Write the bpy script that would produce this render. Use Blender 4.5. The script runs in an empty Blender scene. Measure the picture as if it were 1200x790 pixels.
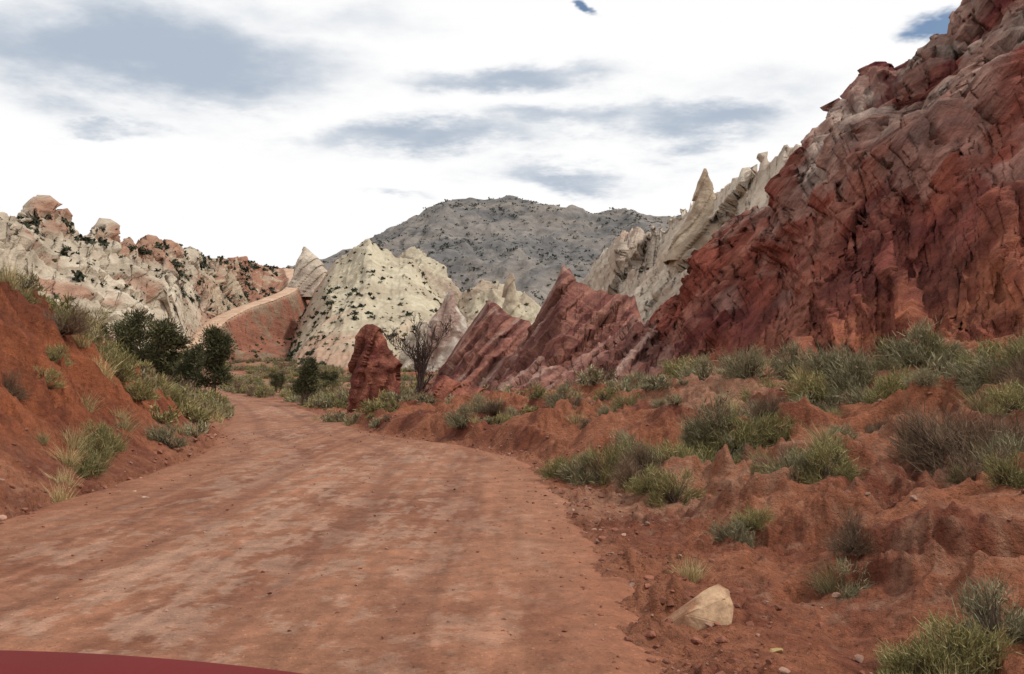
import bpy, bmesh, math, time, numpy as np
from mathutils import Vector
_t0=time.time()
def tick(s): print('TICK',s,round(time.time()-_t0,1))
rng = np.random.default_rng(7)
scene = bpy.context.scene
F = 1166.7; EYE = 1.7
def sv(b, e, d):      # surveyed point: bearing tangent, elevation tangent (1/1166.7 units), distance ahead
    return np.array([b/F*d, d, EYE + e/F*d])

# ------------------------------------------------------------------ noise
_r = np.random.default_rng(3)
PERM = _r.permutation(256).astype(np.int32)
_g = _r.normal(size=(256,3)); _g /= np.linalg.norm(_g,axis=1)[:,None]
GX,GY,GZ = [_g[:,i].astype(np.float32) for i in range(3)]
_a=_r.uniform(0,6.283,256);G2X,G2Y=np.cos(_a).astype(np.float32),np.sin(_a).astype(np.float32)
def pn(x,y,z):
    if np.ndim(z)==0:
        x,y=np.broadcast_arrays(np.asarray(x,float),np.asarray(y,float))
        x=x+z*3.37;y=y-z*5.91
        xf=np.floor(x);yf=np.floor(y);xi=xf.astype(np.int32);yi=yf.astype(np.int32)
        x=(x-xf).astype(np.float32);y=(y-yf).astype(np.float32)
        u=x*x*x*(x*(x*6-15)+10);v=y*y*y*(y*(y*6-15)+10);out=0
        for dx in (0,1):
            a=PERM[(xi+dx)&255]
            for dy in (0,1):
                h=PERM[(a+yi+dy)&255]
                out=out+(u if dx else 1-u)*(v if dy else 1-v)*(G2X[h]*(x-dx)+G2Y[h]*(y-dy))
        return out*1.25
    x,y,z = np.broadcast_arrays(np.asarray(x,float),np.asarray(y,float),np.asarray(z,float))
    xf=np.floor(x);yf=np.floor(y);zf=np.floor(z)
    xi=xf.astype(np.int32);yi=yf.astype(np.int32);zi=zf.astype(np.int32)
    x=(x-xf).astype(np.float32);y=(y-yf).astype(np.float32);z=(z-zf).astype(np.float32)
    u=x*x*x*(x*(x*6-15)+10);v=y*y*y*(y*(y*6-15)+10);w=z*z*z*(z*(z*6-15)+10)
    out=0
    for dx in (0,1):
        a=PERM[(xi+dx)&255]; wx=u if dx else 1-u
        for dy in (0,1):
            b=PERM[(a+yi+dy)&255]; wxy=wx*(v if dy else 1-v)
            for dz in (0,1):
                h=PERM[(b+zi+dz)&255]
                out=out+wxy*(w if dz else 1-w)*(GX[h]*(x-dx)+GY[h]*(y-dy)+GZ[h]*(z-dz))
    return out*1.5
def fbm(x,y,z,o=4,g=.5,l=2.07):
    s=0;a=1;t=0
    for i in range(o):
        s=s+a*pn(x+i*17.3,y+i*5.1,z+i*9.7);t+=a;a*=g;x=x*l;y=y*l;z=z*l
    return s/t
def rid(x,y,z,o=4,g=.5,l=2.07):
    s=0;a=1;t=0
    for i in range(o):
        n=1-np.abs(pn(x+i*11.3,y+i*3.1,z+i*7.7))*1.6
        s=s+a*n*np.abs(n);t+=a;a*=g;x=x*l;y=y*l;z=z*l
    return s/t
def ss(a,b,x):
    t=np.clip((x-a)/(b-a),0,1);return t*t*(3-2*t)
def mix(a,b,t):
    a=np.asarray(a,float);b=np.asarray(b,float);t=np.asarray(t)[...,None];return a*(1-t)+b*t
def unit(v): return v/(np.linalg.norm(v,axis=-1,keepdims=True)+1e-9)

# ------------------------------------------------------------------ mesh helpers
def make(name, V, Fc, C=None, mat=None, smooth=True, parent=None):
    V=np.asarray(V,np.float32).reshape(-1,3);Fc=np.asarray(Fc,np.int32);k=Fc.shape[1];n=len(Fc)
    me=bpy.data.meshes.new(name)
    me.vertices.add(len(V));me.vertices.foreach_set('co',V.ravel())
    me.loops.add(n*k);me.loops.foreach_set('vertex_index',Fc.ravel())
    me.polygons.add(n);me.polygons.foreach_set('loop_start',np.arange(0,n*k,k,dtype=np.int32))
    me.polygons.foreach_set('loop_total',np.full(n,k,np.int32))
    me.polygons.foreach_set('use_smooth',np.full(n,smooth,bool))
    if C is not None:
        C=np.asarray(C,np.float32).reshape(-1,3);C=np.clip(C,0,1)
        at=me.attributes.new('Col','FLOAT_COLOR','POINT')
        at.data.foreach_set('color',np.concatenate([C,np.ones((len(C),1),np.float32)],1).ravel())
    me.update(calc_edges=True)
    ob=bpy.data.objects.new(name,me);scene.collection.objects.link(ob)
    if mat: me.materials.append(mat)
    if parent: ob.parent=parent
    return ob
def gridf(nr,nc,wrap=False):
    r=np.arange(nr-1)[:,None];c=np.arange(nc if wrap else nc-1)[None,:];c2=(c+1)%nc
    return np.stack([r*nc+c,r*nc+c2,(r+1)*nc+c2,(r+1)*nc+c],-1).reshape(-1,4)

def vmat(name, nscale, amt, bscale, bstr, bdist, rough=.95, layer=None, detail=5, flecks=()):
    m=bpy.data.materials.new(name);m.use_nodes=True;nt=m.node_tree;N=nt.nodes;L=nt.links
    bs=N['Principled BSDF'];bs.inputs['Roughness'].default_value=rough
    bs.inputs['Specular IOR Level'].default_value=.15
    at=N.new('ShaderNodeAttribute');at.attribute_name='Col'
    tc=N.new('ShaderNodeTexCoord')
    def noise(sc,det,vec=None,ro=.6):
        t=N.new('ShaderNodeTexNoise');t.inputs['Scale'].default_value=sc;t.inputs['Detail'].default_value=det
        t.inputs['Roughness'].default_value=ro
        L.new(vec or tc.outputs['Object'],t.inputs['Vector']);return t
    def gain(col,src,lo,hi,a,b):
        mr=N.new('ShaderNodeMapRange');mr.inputs[1].default_value=lo;mr.inputs[2].default_value=hi
        mr.inputs[3].default_value=a;mr.inputs[4].default_value=b;L.new(src,mr.inputs[0])
        vm=N.new('ShaderNodeVectorMath');vm.operation='SCALE';L.new(col,vm.inputs[0]);L.new(mr.outputs[0],vm.inputs['Scale']);return vm.outputs[0]
    col=at.outputs['Color']
    if amt>0: col=gain(col,noise(nscale,detail,ro=.7).outputs[0],.3,.7,1-amt,1+amt)
    hsrc=None
    if bstr>0: hsrc=noise(bscale,detail,ro=.7).outputs[0]
    for (sc,lo,hi,g) in flecks: col=gain(col,noise(sc,3).outputs[0],lo,hi,1,g)
    if layer:   # (plane normal, across freq, along freq, amount)
        n,fa,fl,am=layer;n=unit(np.array(n,float));t1=unit(np.cross(n,[0,1,.1]));t2=np.cross(n,t1)
        cb=N.new('ShaderNodeCombineXYZ')
        for i,(v,f) in enumerate(((t1,fl),(t2,fl),(n,fa))):
            d=N.new('ShaderNodeVectorMath');d.operation='DOT_PRODUCT';L.new(tc.outputs['Object'],d.inputs[0]);d.inputs[1].default_value=tuple(v*f);L.new(d.outputs['Value'],cb.inputs[i])
        n2=noise(1,4,cb.outputs[0],.65)
        col=gain(col,n2.outputs[0],.35,.65,1-am,1+am)
        ad=N.new('ShaderNodeMath');ad.operation='ADD';L.new(hsrc,ad.inputs[0]);L.new(n2.outputs[0],ad.inputs[1]);hsrc=ad.outputs[0]
    L.new(col,bs.inputs['Base Color'])
    if bstr>0:
        bp=N.new('ShaderNodeBump');bp.inputs['Strength'].default_value=bstr;bp.inputs['Distance'].default_value=bdist
        L.new(hsrc,bp.inputs['Height']);L.new(bp.outputs[0],bs.inputs['Normal'])
    return m
BED=(.80,-.12,-.58)      # bedding planes stand steeply, running up to the right
M_ground=vmat('red_soil',7,.34,12,1.0,.09,flecks=((38,.6,.68,1.35),(30,.58,.66,.6)))
M_road=vmat('packed_dirt',5,.26,14,.8,.035,flecks=((2.1,.53,.62,1.1),(36,.6,.67,1.45),(26,.6,.68,.66)))
M_cliff=vmat('red_sandstone',1.1,.34,1.8,1.0,.35,layer=(BED,1.9,.28,.32))
M_fin=vmat('banded_sandstone',1.2,.26,2,.9,.3,layer=(BED,1.9,.14,.32))
M_pale=vmat('pale_sandstone',.22,.22,.3,.9,1.2,layer=(BED,.45,.06,.13))
M_hill=vmat('hill_soil',.3,.2,.5,.6,.6)
M_mtn=vmat('mountain_scrub',.05,.3,.05,.8,6)
M_leaf=vmat('foliage',3,0,5,0,0,rough=.8)
M_bark=vmat('bark',12,.35,25,.8,.02,detail=3)
M_stone=vmat('stone',25,.25,30,.6,.01,detail=3)
def pmat(name,col,rough=.5,metal=0,coat=0,spec=.5):
    m=bpy.data.materials.new(name);m.use_nodes=True;nt=m.node_tree;b=nt.nodes['Principled BSDF']
    b.inputs['Roughness'].default_value=rough;b.inputs['Metallic'].default_value=metal;b.inputs['Coat Weight'].default_value=coat;b.inputs['Specular IOR Level'].default_value=spec
    t=nt.nodes.new('ShaderNodeTexNoise');t.inputs['Scale'].default_value=6;t.inputs['Detail'].default_value=4
    r=nt.nodes.new('ShaderNodeMix');r.data_type='RGBA'
    r.inputs[6].default_value=(*[c*.8 for c in col],1);r.inputs[7].default_value=(*[min(1,c*1.2) for c in col],1)
    nt.links.new(t.outputs[0],r.inputs[0]);nt.links.new(r.outputs[2],b.inputs['Base Color'])
    return m

# ------------------------------------------------------------------ ground
RY=[-60,0,5.7,12,20,24,28,33,44,60,79,110,160,230,290]
RC=[-2.6,-2.6,-2.6,-2.55,-3.1,-4.3,-6.0,-7.4,-10.5,-15.4,-21.6,-33,-50,-72,-91]
RW=[3.5,3.5,3.55,3.45,3.4,3.0,2.3,2.1,1.9,1.7,1.6,1.7,2,2.4,2.6]
def road_c(Y): return np.interp(Y,RY,RC)
def road_w(Y): return np.interp(Y,RY,RW)
def floor_z(X,Y):
    R=np.hypot(X,Y)
    return np.interp(R,[0,60,90,130,200,300,500,1000,5000],[0,0,-.3,-.4,1.2,4.5,12,16,30])
def ground_z(X,Y,fine=True):
    X=np.asarray(X,float);Y=np.asarray(Y,float)
    s=X-road_c(Y);w=road_w(Y);dR=s-w;dL=-s-w
    z=floor_z(X,Y)
    slR=np.interp(Y,[-30,0,5,10,14,20,25,35,60,120],[.2,.2,.17,.26,.25,.17,.13,.06,.015,0])
    dd=np.clip(dR-.4,0,16);z=z+slR*dd*dd/(dd+.8)
    z=z+.5*ss(.1,.9,dR+.5*fbm(X*.8,Y*.8,1.,3))*ss(15,21,Y)*(1-ss(34,42,Y))
    H=np.interp(Y,[-30,0,22,30,40,50,62,80],[3.4,3.9,3.8,2.9,1.7,.9,.3,.1])
    z=z+H*ss(-.1,1,np.clip(dL,0,99)/5.2)*1.0*(dL>0)
    z=z+np.clip(.3*np.clip(dL-5,0,99),0,9)*ss(40,68,Y)*(1-ss(230,330,Y))
    off=ss(0,1.4,np.maximum(dR,dL))
    near=1-ss(90,200,np.hypot(X,Y))
    warp=fbm(X*.25,Y*.25,4.,3)*1.5
    q=rid(X*.3+warp,Y*.3,2.,4)-.35
    z=z+off*near*(q*.6*ss(.2,2.5,dR)*(1-.6*ss(30,50,Y)))
    stp=fbm(X*.45+5,Y*.45,12.,4)                      # small eroded scarps
    z=z+off*near*ss(.3,1.5,dR)*(1-ss(25,45,Y))*(.24*ss(.03,.11,stp)+.18*ss(-.15,-.08,stp)-.18)
    z=z+off*near*((rid((X)*.25+warp,Y*.7+warp,7.,4)-.4)*1.05*ss(.3,2.2,dL)*ss(.3,3,H))
    z=z+off*fbm(X*.02,Y*.02,3.,3)*2.0*ss(90,260,np.hypot(X,Y))
    if fine:
        e=ss(-.5,.1,np.maximum(dR,dL))*(1-ss(40,90,Y))
        rough=.45+.9*ss(-.1,.25,fbm(X*.6,Y*.6,8.,2))
        berm=np.exp(-((dR-.1)/.35)**2)*.09*ss(-.2,.3,fbm(X*1.2,Y*1.2,15.,2))
        z=z+berm+e*rough*(fbm(X*2.2,Y*2.2,5.,4)*.19+np.maximum(0,fbm(X*7,Y*7,6.,3))*.14)
    return z
th_f=np.linspace(-.56,.56,800);th_b=np.linspace(.56,2*math.pi-.56,120)[1:-1]
th=np.concatenate([th_f,th_b])
rr=np.concatenate([np.geomspace(.3,4.2,40)[:-1],np.geomspace(4.2,60,560)[:-1],np.geomspace(60,6000,240)])
TH,RR=np.meshgrid(th,rr);GXX=np.sin(TH)*RR;GYY=np.cos(TH)*RR
GZZ=ground_z(GXX,GYY)
def ground_col(X,Y):
    s=X-road_c(Y);w=road_w(Y);dR=s-w;dL=-s-w;R=np.hypot(X,Y)
    a=fbm(X*.5,Y*.5,0.5,5);b=fbm(X*.12+9,Y*.12,2.,3);f=fbm(X*5,Y*5,3.,3)
    c=mix((.275,.102,.054),(.155,.048,.028),ss(-.15,.3,a+.2*f))
    c=mix(c,(.35,.19,.122),ss(.02,.35,b+.4*f)*.75)
    lb=ss(.2,1.5,dL)*(1-ss(45,70,Y))
    c=mix(c,mix((.26,.083,.038),(.15,.045,.024),ss(-.2,.3,a+.3*f)),lb)
    c=mix(c,(.265,.114,.066),(1-ss(-.6,.9,np.maximum(dR,dL)+.8*a))*.8)
    g=ss(-.1,.25,fbm(X*.06,Y*.06,11.,4))*ss(45,110,R)
    c=mix(c,(.18,.155,.09),g*.75)
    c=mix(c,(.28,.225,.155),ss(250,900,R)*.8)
    return c
GC=ground_col(GXX,GYY)
nr,nc=GXX.shape
V=np.stack([GXX,GYY,GZZ],-1).reshape(-1,3);Fg=gridf(nr,nc,True)[:, ::-1]
make('ground',V,Fg,GC.reshape(-1,3),M_ground)
tick('ground')

# ------------------------------------------------------------------ road
yy=np.concatenate([np.linspace(-12,4,60)[:-1],np.geomspace(4,60,1000)[:-1],np.linspace(60,288,200)])
uu=np.linspace(-1,1,240)
YY,UU=np.meshgrid(yy,uu,indexing='ij')
W=road_w(YY)+.3*fbm(YY*.4,UU*0+5*np.sign(UU),0.,2)+.15
XX=road_c(YY)+UU*W
edge=ss(.9,1.0,np.abs(UU))
dist=(1-np.abs(UU))*W
ZZ=floor_z(XX,YY)+.022-.07*edge
sx_=XX-road_c(YY)+.15*fbm(YY*.1,YY*0,3.,2)
tr=np.exp(-((sx_+1.0)/.2)**2)+np.exp(-((sx_-.75)/.2)**2)+.7*np.exp(-((sx_+2.3)/.22)**2)+.6*np.exp(-((sx_-1.9)/.18)**2)
wash=np.sin((YY+.25*fbm(XX*.7,YY*.3,0.,2)*3)*2*math.pi/.62)*.006*ss(-.05,.3,fbm(XX*.35,YY*.12,4.,2))
fine=fbm(XX*3,YY*3,1.,4)*.018+np.maximum(0,fbm(XX*11,YY*11,2.,2))*.016
ZZ=ZZ+(-.026*tr+wash+fine)*ss(0,.3,dist)*ss(90,40,YY)+ .03*ss(0,.6,dist)
a=fbm(XX*.9,YY*.2,1.,5);b=fbm(XX*3.5,YY*1.3,6.,4);c0=fbm(XX*.3,YY*.1,9.,3)
RCc=mix((.265,.120,.070),(.185,.076,.044),ss(-.15,.35,a+.4*b))
pn_=fbm(XX*2.4,YY*1.1,14.,6,g=.74)+.4*c0+.15*a
pale=ss(.04,.11,pn_)*ss(1.2,.2,np.abs(UU)*1.0)
RCc=mix(RCc,(.37,.235,.168),pale*.5)
st=fbm(XX*6,YY*.12,21.,3)                       # drag streaks along the track
RCc=RCc*(1+.45*st*ss(1,.6,np.abs(UU)))[...,None]
RCc=mix(RCc,(.34,.19,.13),ss(0,1,wash/.006)*.2)
RCc=mix(RCc,(.170,.074,.046),np.clip(tr,0,1)*.55)
RCc=mix(RCc,ground_col(XX,YY),ss(.72,.97,np.abs(UU)+.15*a+.1*b))
nr_,nc_=YY.shape
make('dirt_road',np.stack([XX,YY,ZZ],-1).reshape(-1,3),gridf(nr_,nc_),RCc,M_road)
tick('road')

# ------------------------------------------------------------------ ridges
def ridge(name,cols,nu,nf,back,prof,disp,colr,mat,nb=None,smooth_u=0,crest_j=None,post=None):
    cr=np.array([sv(*c[0]) for c in cols]);ba=np.array([sv(*c[1]) for c in cols])
    L=np.concatenate([[0],np.cumsum(np.linalg.norm(np.diff(cr[:,:2],axis=0),axis=1))])
    u=np.linspace(0,L[-1],nu)
    I=lambda A:np.stack([np.interp(u,L,A[:,k]) for k in range(3)],-1)
    cr=I(cr);ba=I(ba)
    if smooth_u:
        k=np.hanning(smooth_u*2+3)[1:-1];k/=k.sum()
        for A in (cr,ba):
            for j in range(3):
                A[:,j]=np.convolve(np.pad(A[:,j],smooth_u,mode='reflect',reflect_type='odd'),k,'valid')
    ba[:,2]=np.minimum(ba[:,2],ground_z(ba[:,0],ba[:,1],False)-.02*np.linalg.norm(cr-ba,axis=1))
    if crest_j is not None: cr[:,2]+=crest_j(u)
    dirv=cr[:,:2]-ba[:,:2];dl=np.linalg.norm(dirv,axis=1)[:,None];dirv/=dl
    nb=nb or max(6,nf//5)
    t=np.linspace(0,1,nf)
    P=np.zeros((nf+nb,nu,3));T=np.zeros((nf+nb,nu))
    for i,tt in enumerate(t):
        P[i,:,:2]=ba[:,:2]*(1-tt)+cr[:,:2]*tt
        P[i,:,2]=ba[:,2]+(cr[:,2]-ba[:,2])*prof(tt);T[i]=tt
    for i in range(nb):
        k=(i+1)/nb
        P[nf+i,:,:2]=cr[:,:2]+dirv*back*k
        P[nf+i,:,2]=cr[:,2]+(np.minimum(ba[:,2],0)-2-cr[:,2])*k**1.1;T[nf+i]=1+k
    U=np.broadcast_to(u,T.shape)
    gu=np.gradient(P,axis=1);gv=np.gradient(P,axis=0);n=np.cross(gu,gv);n/=np.linalg.norm(n,axis=-1)[...,None]+1e-9
    n*=np.sign(n[...,2:3].mean())
    D=disp(P,U,T);P2=P+n*D[...,None]
    if post is not None: P2=post(P2)
    C=colr(P2,U,T,D)
    make(name,P2.reshape(-1,3),gridf(nf+nb,nu),C.reshape(-1,3),mat);tick(name)
    return P2,T

def sat(P,nrm,per,seed,warp=.6):   # tilted bedding slabs: fraction across slab, slab index
    n=unit(np.array(nrm,float))
    s=(P[...,0]*n[0]+P[...,1]*n[1]+P[...,2]*n[2])/per+warp*fbm(P[...,0]/per*.2,P[...,1]/per*.2,P[...,2]/per*.2+seed,2)
    k=np.floor(s);return s-k,k
# --- big red cliff
cols=[((130,-30,84),(90,-45,60)),((155,12,80),(120,-42,52)),((200,82,74),(155,-42,46)),((240,142,70),(200,-38,42)),((270,176,68),(225,-34,40)),((297,198,66),(250,-30,38)),
((338,224,64),(300,-22,34)),((350,258,62),(330,-18,32)),((368,308,60),(370,-10,30)),((400,334,58),(400,-8,29)),((440,354,56),(430,-5,28)),((480,372,54),(460,0,27)),((530,384,52),(500,8,26)),((552,406,50),(540,16,25)),
((598,440,48),(580,25,24)),((700,500,44),(720,30,22)),((900,560,38),(950,30,19)),((1300,640,30),(1500,20,13))]
def d_cliff(P,U,T):
    x,y,z=P[...,0],P[...,1],P[...,2]
    top=ss(1.25,.98,T)
    w=fbm(x*.1,y*.1,z*.1,2)*2
    rb=rid(U/7+T*2.2+w*.35,T*1.1,3.,4)-.35
    big=rid(x*.085+w*.3,y*.085,z*.05+5,3)-.4
    f,k=sat(P,BED,1.9,3.);f2,k2=sat(P,BED,.55,8.)
    am=.14+.86*ss(.2,.7,T+.25*w*.3)
    d=big*3.0*am+rb*2.4*(.5+.5*am)+(np.minimum(f*1.3,1)-.5)*.7*am+(np.minimum(f2*1.4,1)-.5)*.14*am
    d=d+pn(k*3.1,k*1.7,z*.14)*.8*am+pn(k2*2.1,k2*1.3,z*.4)*.14*am
    d=d+(rid(x*.4,y*.4,z*.3,5,g=.58)-.4)*.5*am+fbm(x*1.5,y*1.5,z*1.5,4)*.2
    return d*(.4+.6*top)*(.45+.55*ss(8,18,U))
def c_cliff(P,U,T,D):
    x,y,z=P[...,0],P[...,1],P[...,2]
    a=fbm(x*.18,y*.18,z*.18,4);b=fbm(x*.9,y*.9,z*.9,3);f,k=sat(P,BED,1.9,3.);f2,k2=sat(P,BED,.55,8.)
    q=pn(k*7.7,k*2.2,.5);q2=pn(k2*3.7,k2*2.2,z*.15)
    c=mix((.245,.070,.047),(.13,.034,.029),ss(-.2,.3,a+.4*q))
    c=mix(c,(.35,.155,.11),ss(.1,.4,q2+.4*b)*.6)
    low=ss(.5,.15,T+.25*a)
    c=mix(c,mix((.30,.105,.055),(.20,.060,.036),ss(-.2,.2,b)),low*.85)
    up=ss(.45,.8,T+.3*a)*ss(17,23,x)  # upper right face: its shadow painted into the rock colour as dark maroon
    c=mix(c,mix((.10,.023,.027),(.165,.043,.037),ss(-.2,.3,q2+b)),up*.85)
    cap=ss(-.2,.06,fbm(x*.16+4,y*.16,z*.2,4,g=.6)+.25*q+.15*b)*ss(.5,.7,T+.14*a)*(1-ss(21.5,25,x))*ss(12.5,15.5,x)
    c=mix(c,mix((.46,.365,.305),(.31,.21,.17),ss(-.2,.2,b+q2)),cap*.88)
    pal2=ss(.16,.28,fbm(x*.25,y*.25+7,z*.25,4)+.3*q)*ss(.3,.5,T)
    c=mix(c,(.37,.215,.17),pal2*.6)
    return c
crest=lambda u:(rid(u/4.5,0*u,2.,4)-.4)*1.7+np.round(pn(u/2.5,0*u,9.)*2)*.35
ridge('red_sandstone_cliff',cols,1000,520,22,lambda t:.22*t+.78*t**1.35,d_cliff,c_cliff,M_cliff,crest_j=crest,smooth_u=6)

# --- red fins
def d_fin(per,amp,seed):
    def f_(P,U,T):
        x,y,z=P[...,0],P[...,1],P[...,2]
        f,k=sat(P,BED,per,seed,.3);top=ss(1.3,.98,T)
        d=(np.minimum(f*1.5,1)-.5)*amp*.55+pn(k*2.3,k*1.1+seed,z*.14)*amp*.8+(rid(x*.25+seed,y*.25,z*.2,4)-.4)*amp*1.1+fbm(x*1.4,y*1.4,z*1.4,4)*amp*.27
        return d*(.16+.84*ss(1.,.72,T))*top
    return f_
def c_fin(per,seed,c1=(.265,.118,.087),c2=(.14,.05,.041),c3=(.40,.27,.215)):
    def f_(P,U,T,D):
        x,y,z=P[...,0],P[...,1],P[...,2]
        f,k=sat(P,BED,per*.4,seed,.3);b=fbm(x*.5,y*.5,z*.5,4)
        q=pn(k*5.3,k*2.9+seed,.3)
        c=mix(c1,c2,ss(-.25,.3,.9*q+.6*b));c=mix(c,c3,ss(.12,.36,.9*pn(k*3.9,seed+k*1.3,4.)+.4*b)*.6)
        c=mix(c,(.25,.083,.05),ss(.38,.08,T+.4*b)*.8)
        return c
    return f_
pf=lambda t:.55*t+.45*t**1.3
ridge('red_rock_fin',[((-95,-15,88),(-95,-34,80)),((-66,35,86),(-76,-32,74)),((-42,68,85),(-52,-30,72)),((-27,88,84),(-32,-30,71)),((-18,84,84),(-15,-30,71)),((-2,70,84),(5,-30,70)),((20,64,83),(20,-30,70)),((30,44,82),(40,-30,69)),((60,5,82),(75,-30,68))],
  260,170,5,pf,d_fin(1.0,.7,1.),c_fin(1.0,1.),M_fin)
ridge('red_rock_fin',[((-34,-24,78),(-40,-34,70)),((-10,6,78),(-18,-34,62)),((14,42,78),(5,-34,60)),((36,80,77),(25,-34,59)),((54,116,76),(48,-34,58)),((60,130,76),(54,-34,58)),((72,115,76),(66,-34,58)),((92,101,75),(85,-34,58)),((118,95,75),(108,-34,58)),((144,92,74),(130,-34,58)),((150,66,74),(160,-30,58)),((175,30,74),(200,-25,57))],
  360,240,6,pf,d_fin(1.3,.85,5.),c_fin(1.3,5.),M_fin,crest_j=lambda u:(rid(u/1.6,0*u,4.,3)-.45)*.4)
ridge('red_rock_fin',[((-48,-34,60),(-60,-42,54)),((-24,-22,60),(-35,-44,50)),((6,2,60),(-10,-44,47)),((28,16,60),(20,-44,45)),((37,20,60),(32,-46,45)),((44,4,60),(50,-46,45)),((66,4,61),(65,-46,45)),((92,26,63),(85,-46,45)),((122,50,65),(112,-46,45)),((143,66,66),(135,-44,45)),((158,60,67),(165,-40,45)),((185,60,68),(200,-40,45))],
  360,240,6,pf,d_fin(.9,.85,9.),c_fin(.9,9.,(.29,.143,.112),(.16,.06,.047)),M_fin,crest_j=lambda u:(rid(u/1.6,0*u,7.,3)-.45)*.5)

# --- pale ridge behind the cliff
def d_pale(amp,fr,per):
    def f_(P,U,T):
        x,y,z=P[...,0],P[...,1],P[...,2];top=ss(1.3,1,T)
        f,k=sat(P,BED,per,2.,.5)
        return ((rid(x*fr,y*fr,z*fr*.5,5,g=.55)-.4)*amp+(np.minimum(f*1.5,1)-.5)*amp*.35+pn(k*2.1,k*1.4,z*fr*.5)*amp*.7)*(.25+.75*ss(1,.8,T))*top
    return f_
def c_pale(P,U,T,D):
    x,y,z=P[...,0],P[...,1],P[...,2];b=fbm(x*.06,y*.06,z*.06,5);f,k=sat(P,BED,5.,2.,.5)
    c=mix((.54,.46,.37),(.39,.305,.24),ss(-.2,.3,b+.3*pn(k*2.7,k,2.)));c=mix(c,(.43,.285,.205),ss(.15,.45,pn(k*3.3,k,1.)+.5*b)*.6)
    return c
ridge('pale_sandstone_ridge',[((60,70,260),(50,20,220)),((82,105,250),(60,20,210)),((95,130,245),(80,20,205)),((118,156,240),(100,20,200)),((140,170,235),(120,20,195)),((168,164,225),(150,20,185)),((195,184,215),(180,20,175)),((215,194,205),(200,20,165)),((240,204,200),(230,20,160)),((262,222,190),(260,20,155)),((290,246,180),(290,20,150)),((315,262,175),(320,20,145)),((345,258,170),(360,20,140)),((420,280,160),(440,20,130)),((520,300,150),(560,20,120))],
  500,260,30,lambda t:.2*t+.8*t**1.1,d_pale(5.5,.05,4.5),c_pale,M_pale,crest_j=lambda u:(rid(u/7,0*u,1.,4)-.45)*5)
# --- left pale ridge with red strata + saddle where the far road climbs
path=np.array([sv(*p) for p in [(-376,12,272),(-369,28,290),(-362,46,312),(-348,64,340),(-318,79,374),(-287,89,404),(-264,98,438),(-255,106,482),(-256,114,530),(-262,125,585)]])
tt=np.linspace(0,1,len(path));tf=np.linspace(0,1,240)
path=np.stack([np.interp(tf,tt,path[:,k]) for k in range(3)],-1)
kk=np.hanning(25);kk/=kk.sum()
for j in range(3): path[:,j]=np.convolve(np.pad(path[:,j],12,mode='reflect',reflect_type='odd'),kk,'valid')
def near_path(P,full=False):
    sh=P.shape[:-1];Q=P.reshape(-1,3);d=np.full(len(Q),1e9);zi=np.zeros(len(Q));xi=np.zeros(len(Q));pp=path[::3]
    m=(Q[:,0]>path[:,0].min()-60)&(Q[:,0]<path[:,0].max()+60)&(Q[:,1]>240)&(Q[:,1]<620)
    idx=np.where(m)[0]
    for s in range(0,len(idx),20000):
        q=idx[s:s+20000];D=np.hypot(Q[q,0][:,None]-pp[None,:,0],Q[q,1][:,None]-pp[None,:,1]);k=D.argmin(1)
        d[q]=D[np.arange(len(q)),k];zi[q]=pp[k,2];xi[q]=Q[q,0]-pp[k,0]
    d,zi,xi=d.reshape(sh),zi.reshape(sh),xi.reshape(sh)
    return (d,zi,xi) if full else (d,zi)
def post_left(P):
    d,zi,xi=near_path(P,True);P=P.copy()
    right=ss(-1,3,xi)
    lim=zi-np.clip(d-3,0,60)*.30*right
    tw=(1-ss(30,60,d))*right
    n=((rid(P[...,0]*.09,P[...,1]*.05,1.,5,g=.6)-.75)*5.5+fbm(P[...,0]*.25,P[...,1]*.2,2.,3)*1.2)*ss(7,20,d)
    z=P[...,2]-np.maximum(P[...,2]-(lim+n),0)*tw
    t=1-ss(3,8,d)
    P[...,2]=z*(1-t)+(zi-.35)*t
    return P
def d_left(P,U,T):
    x,y,z=P[...,0],P[...,1],P[...,2];top=ss(1.3,1,T);rt=(1-ss(240,330,U))
    f,k=sat(P,BED,6.,4.,.5)
    d=(rid(x*.035,y*.035,z*.02,5,g=.5)-.45)*8+(np.minimum(f*1.5,1)-.5)*1.2+pn(k*2.1,k*1.4,z*.03)*1.8+fbm(x*.15,y*.15,z*.15,3)*1.2
    d2=(rid(x*.035,y*.02,z*.02+4,5)-.55)*7
    return (d*rt+d2*(1-rt))*(.5+.5*top)
def c_left(P,U,T,D):
    x,y,z=P[...,0],P[...,1],P[...,2];b=fbm(x*.03,y*.03,z*.04,5);f,k=sat(P,BED,6.,4.,.5);g=fbm(x*.12,y*.12,z*.12,4)
    c=mix((.53,.45,.35),(.38,.31,.235),ss(-.2,.3,b+.5*g))
    red=ss(.18,.34,pn(k*3.7,k*1.1,.2)*.6+.8*b+.5*ss(.5,.1,T))
    c=mix(c,(.33,.155,.10),red*.72)
    rt=ss(270,340,U)
    c=mix(c,mix((.28,.125,.08),(.40,.31,.22),ss(-.12,.2,b+.9*g)),rt*.92)
    d,_,xi=near_path(P,True)
    near=ss(60,25,d)*ss(-4,3,xi)
    c=mix(c,mix((.26,.105,.068),(.20,.13,.085),ss(-.15,.25,g+b)),near*.85)
    c=mix(c,(.46,.31,.215),(1-ss(2.8,4.2,d)))
    return c
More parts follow.
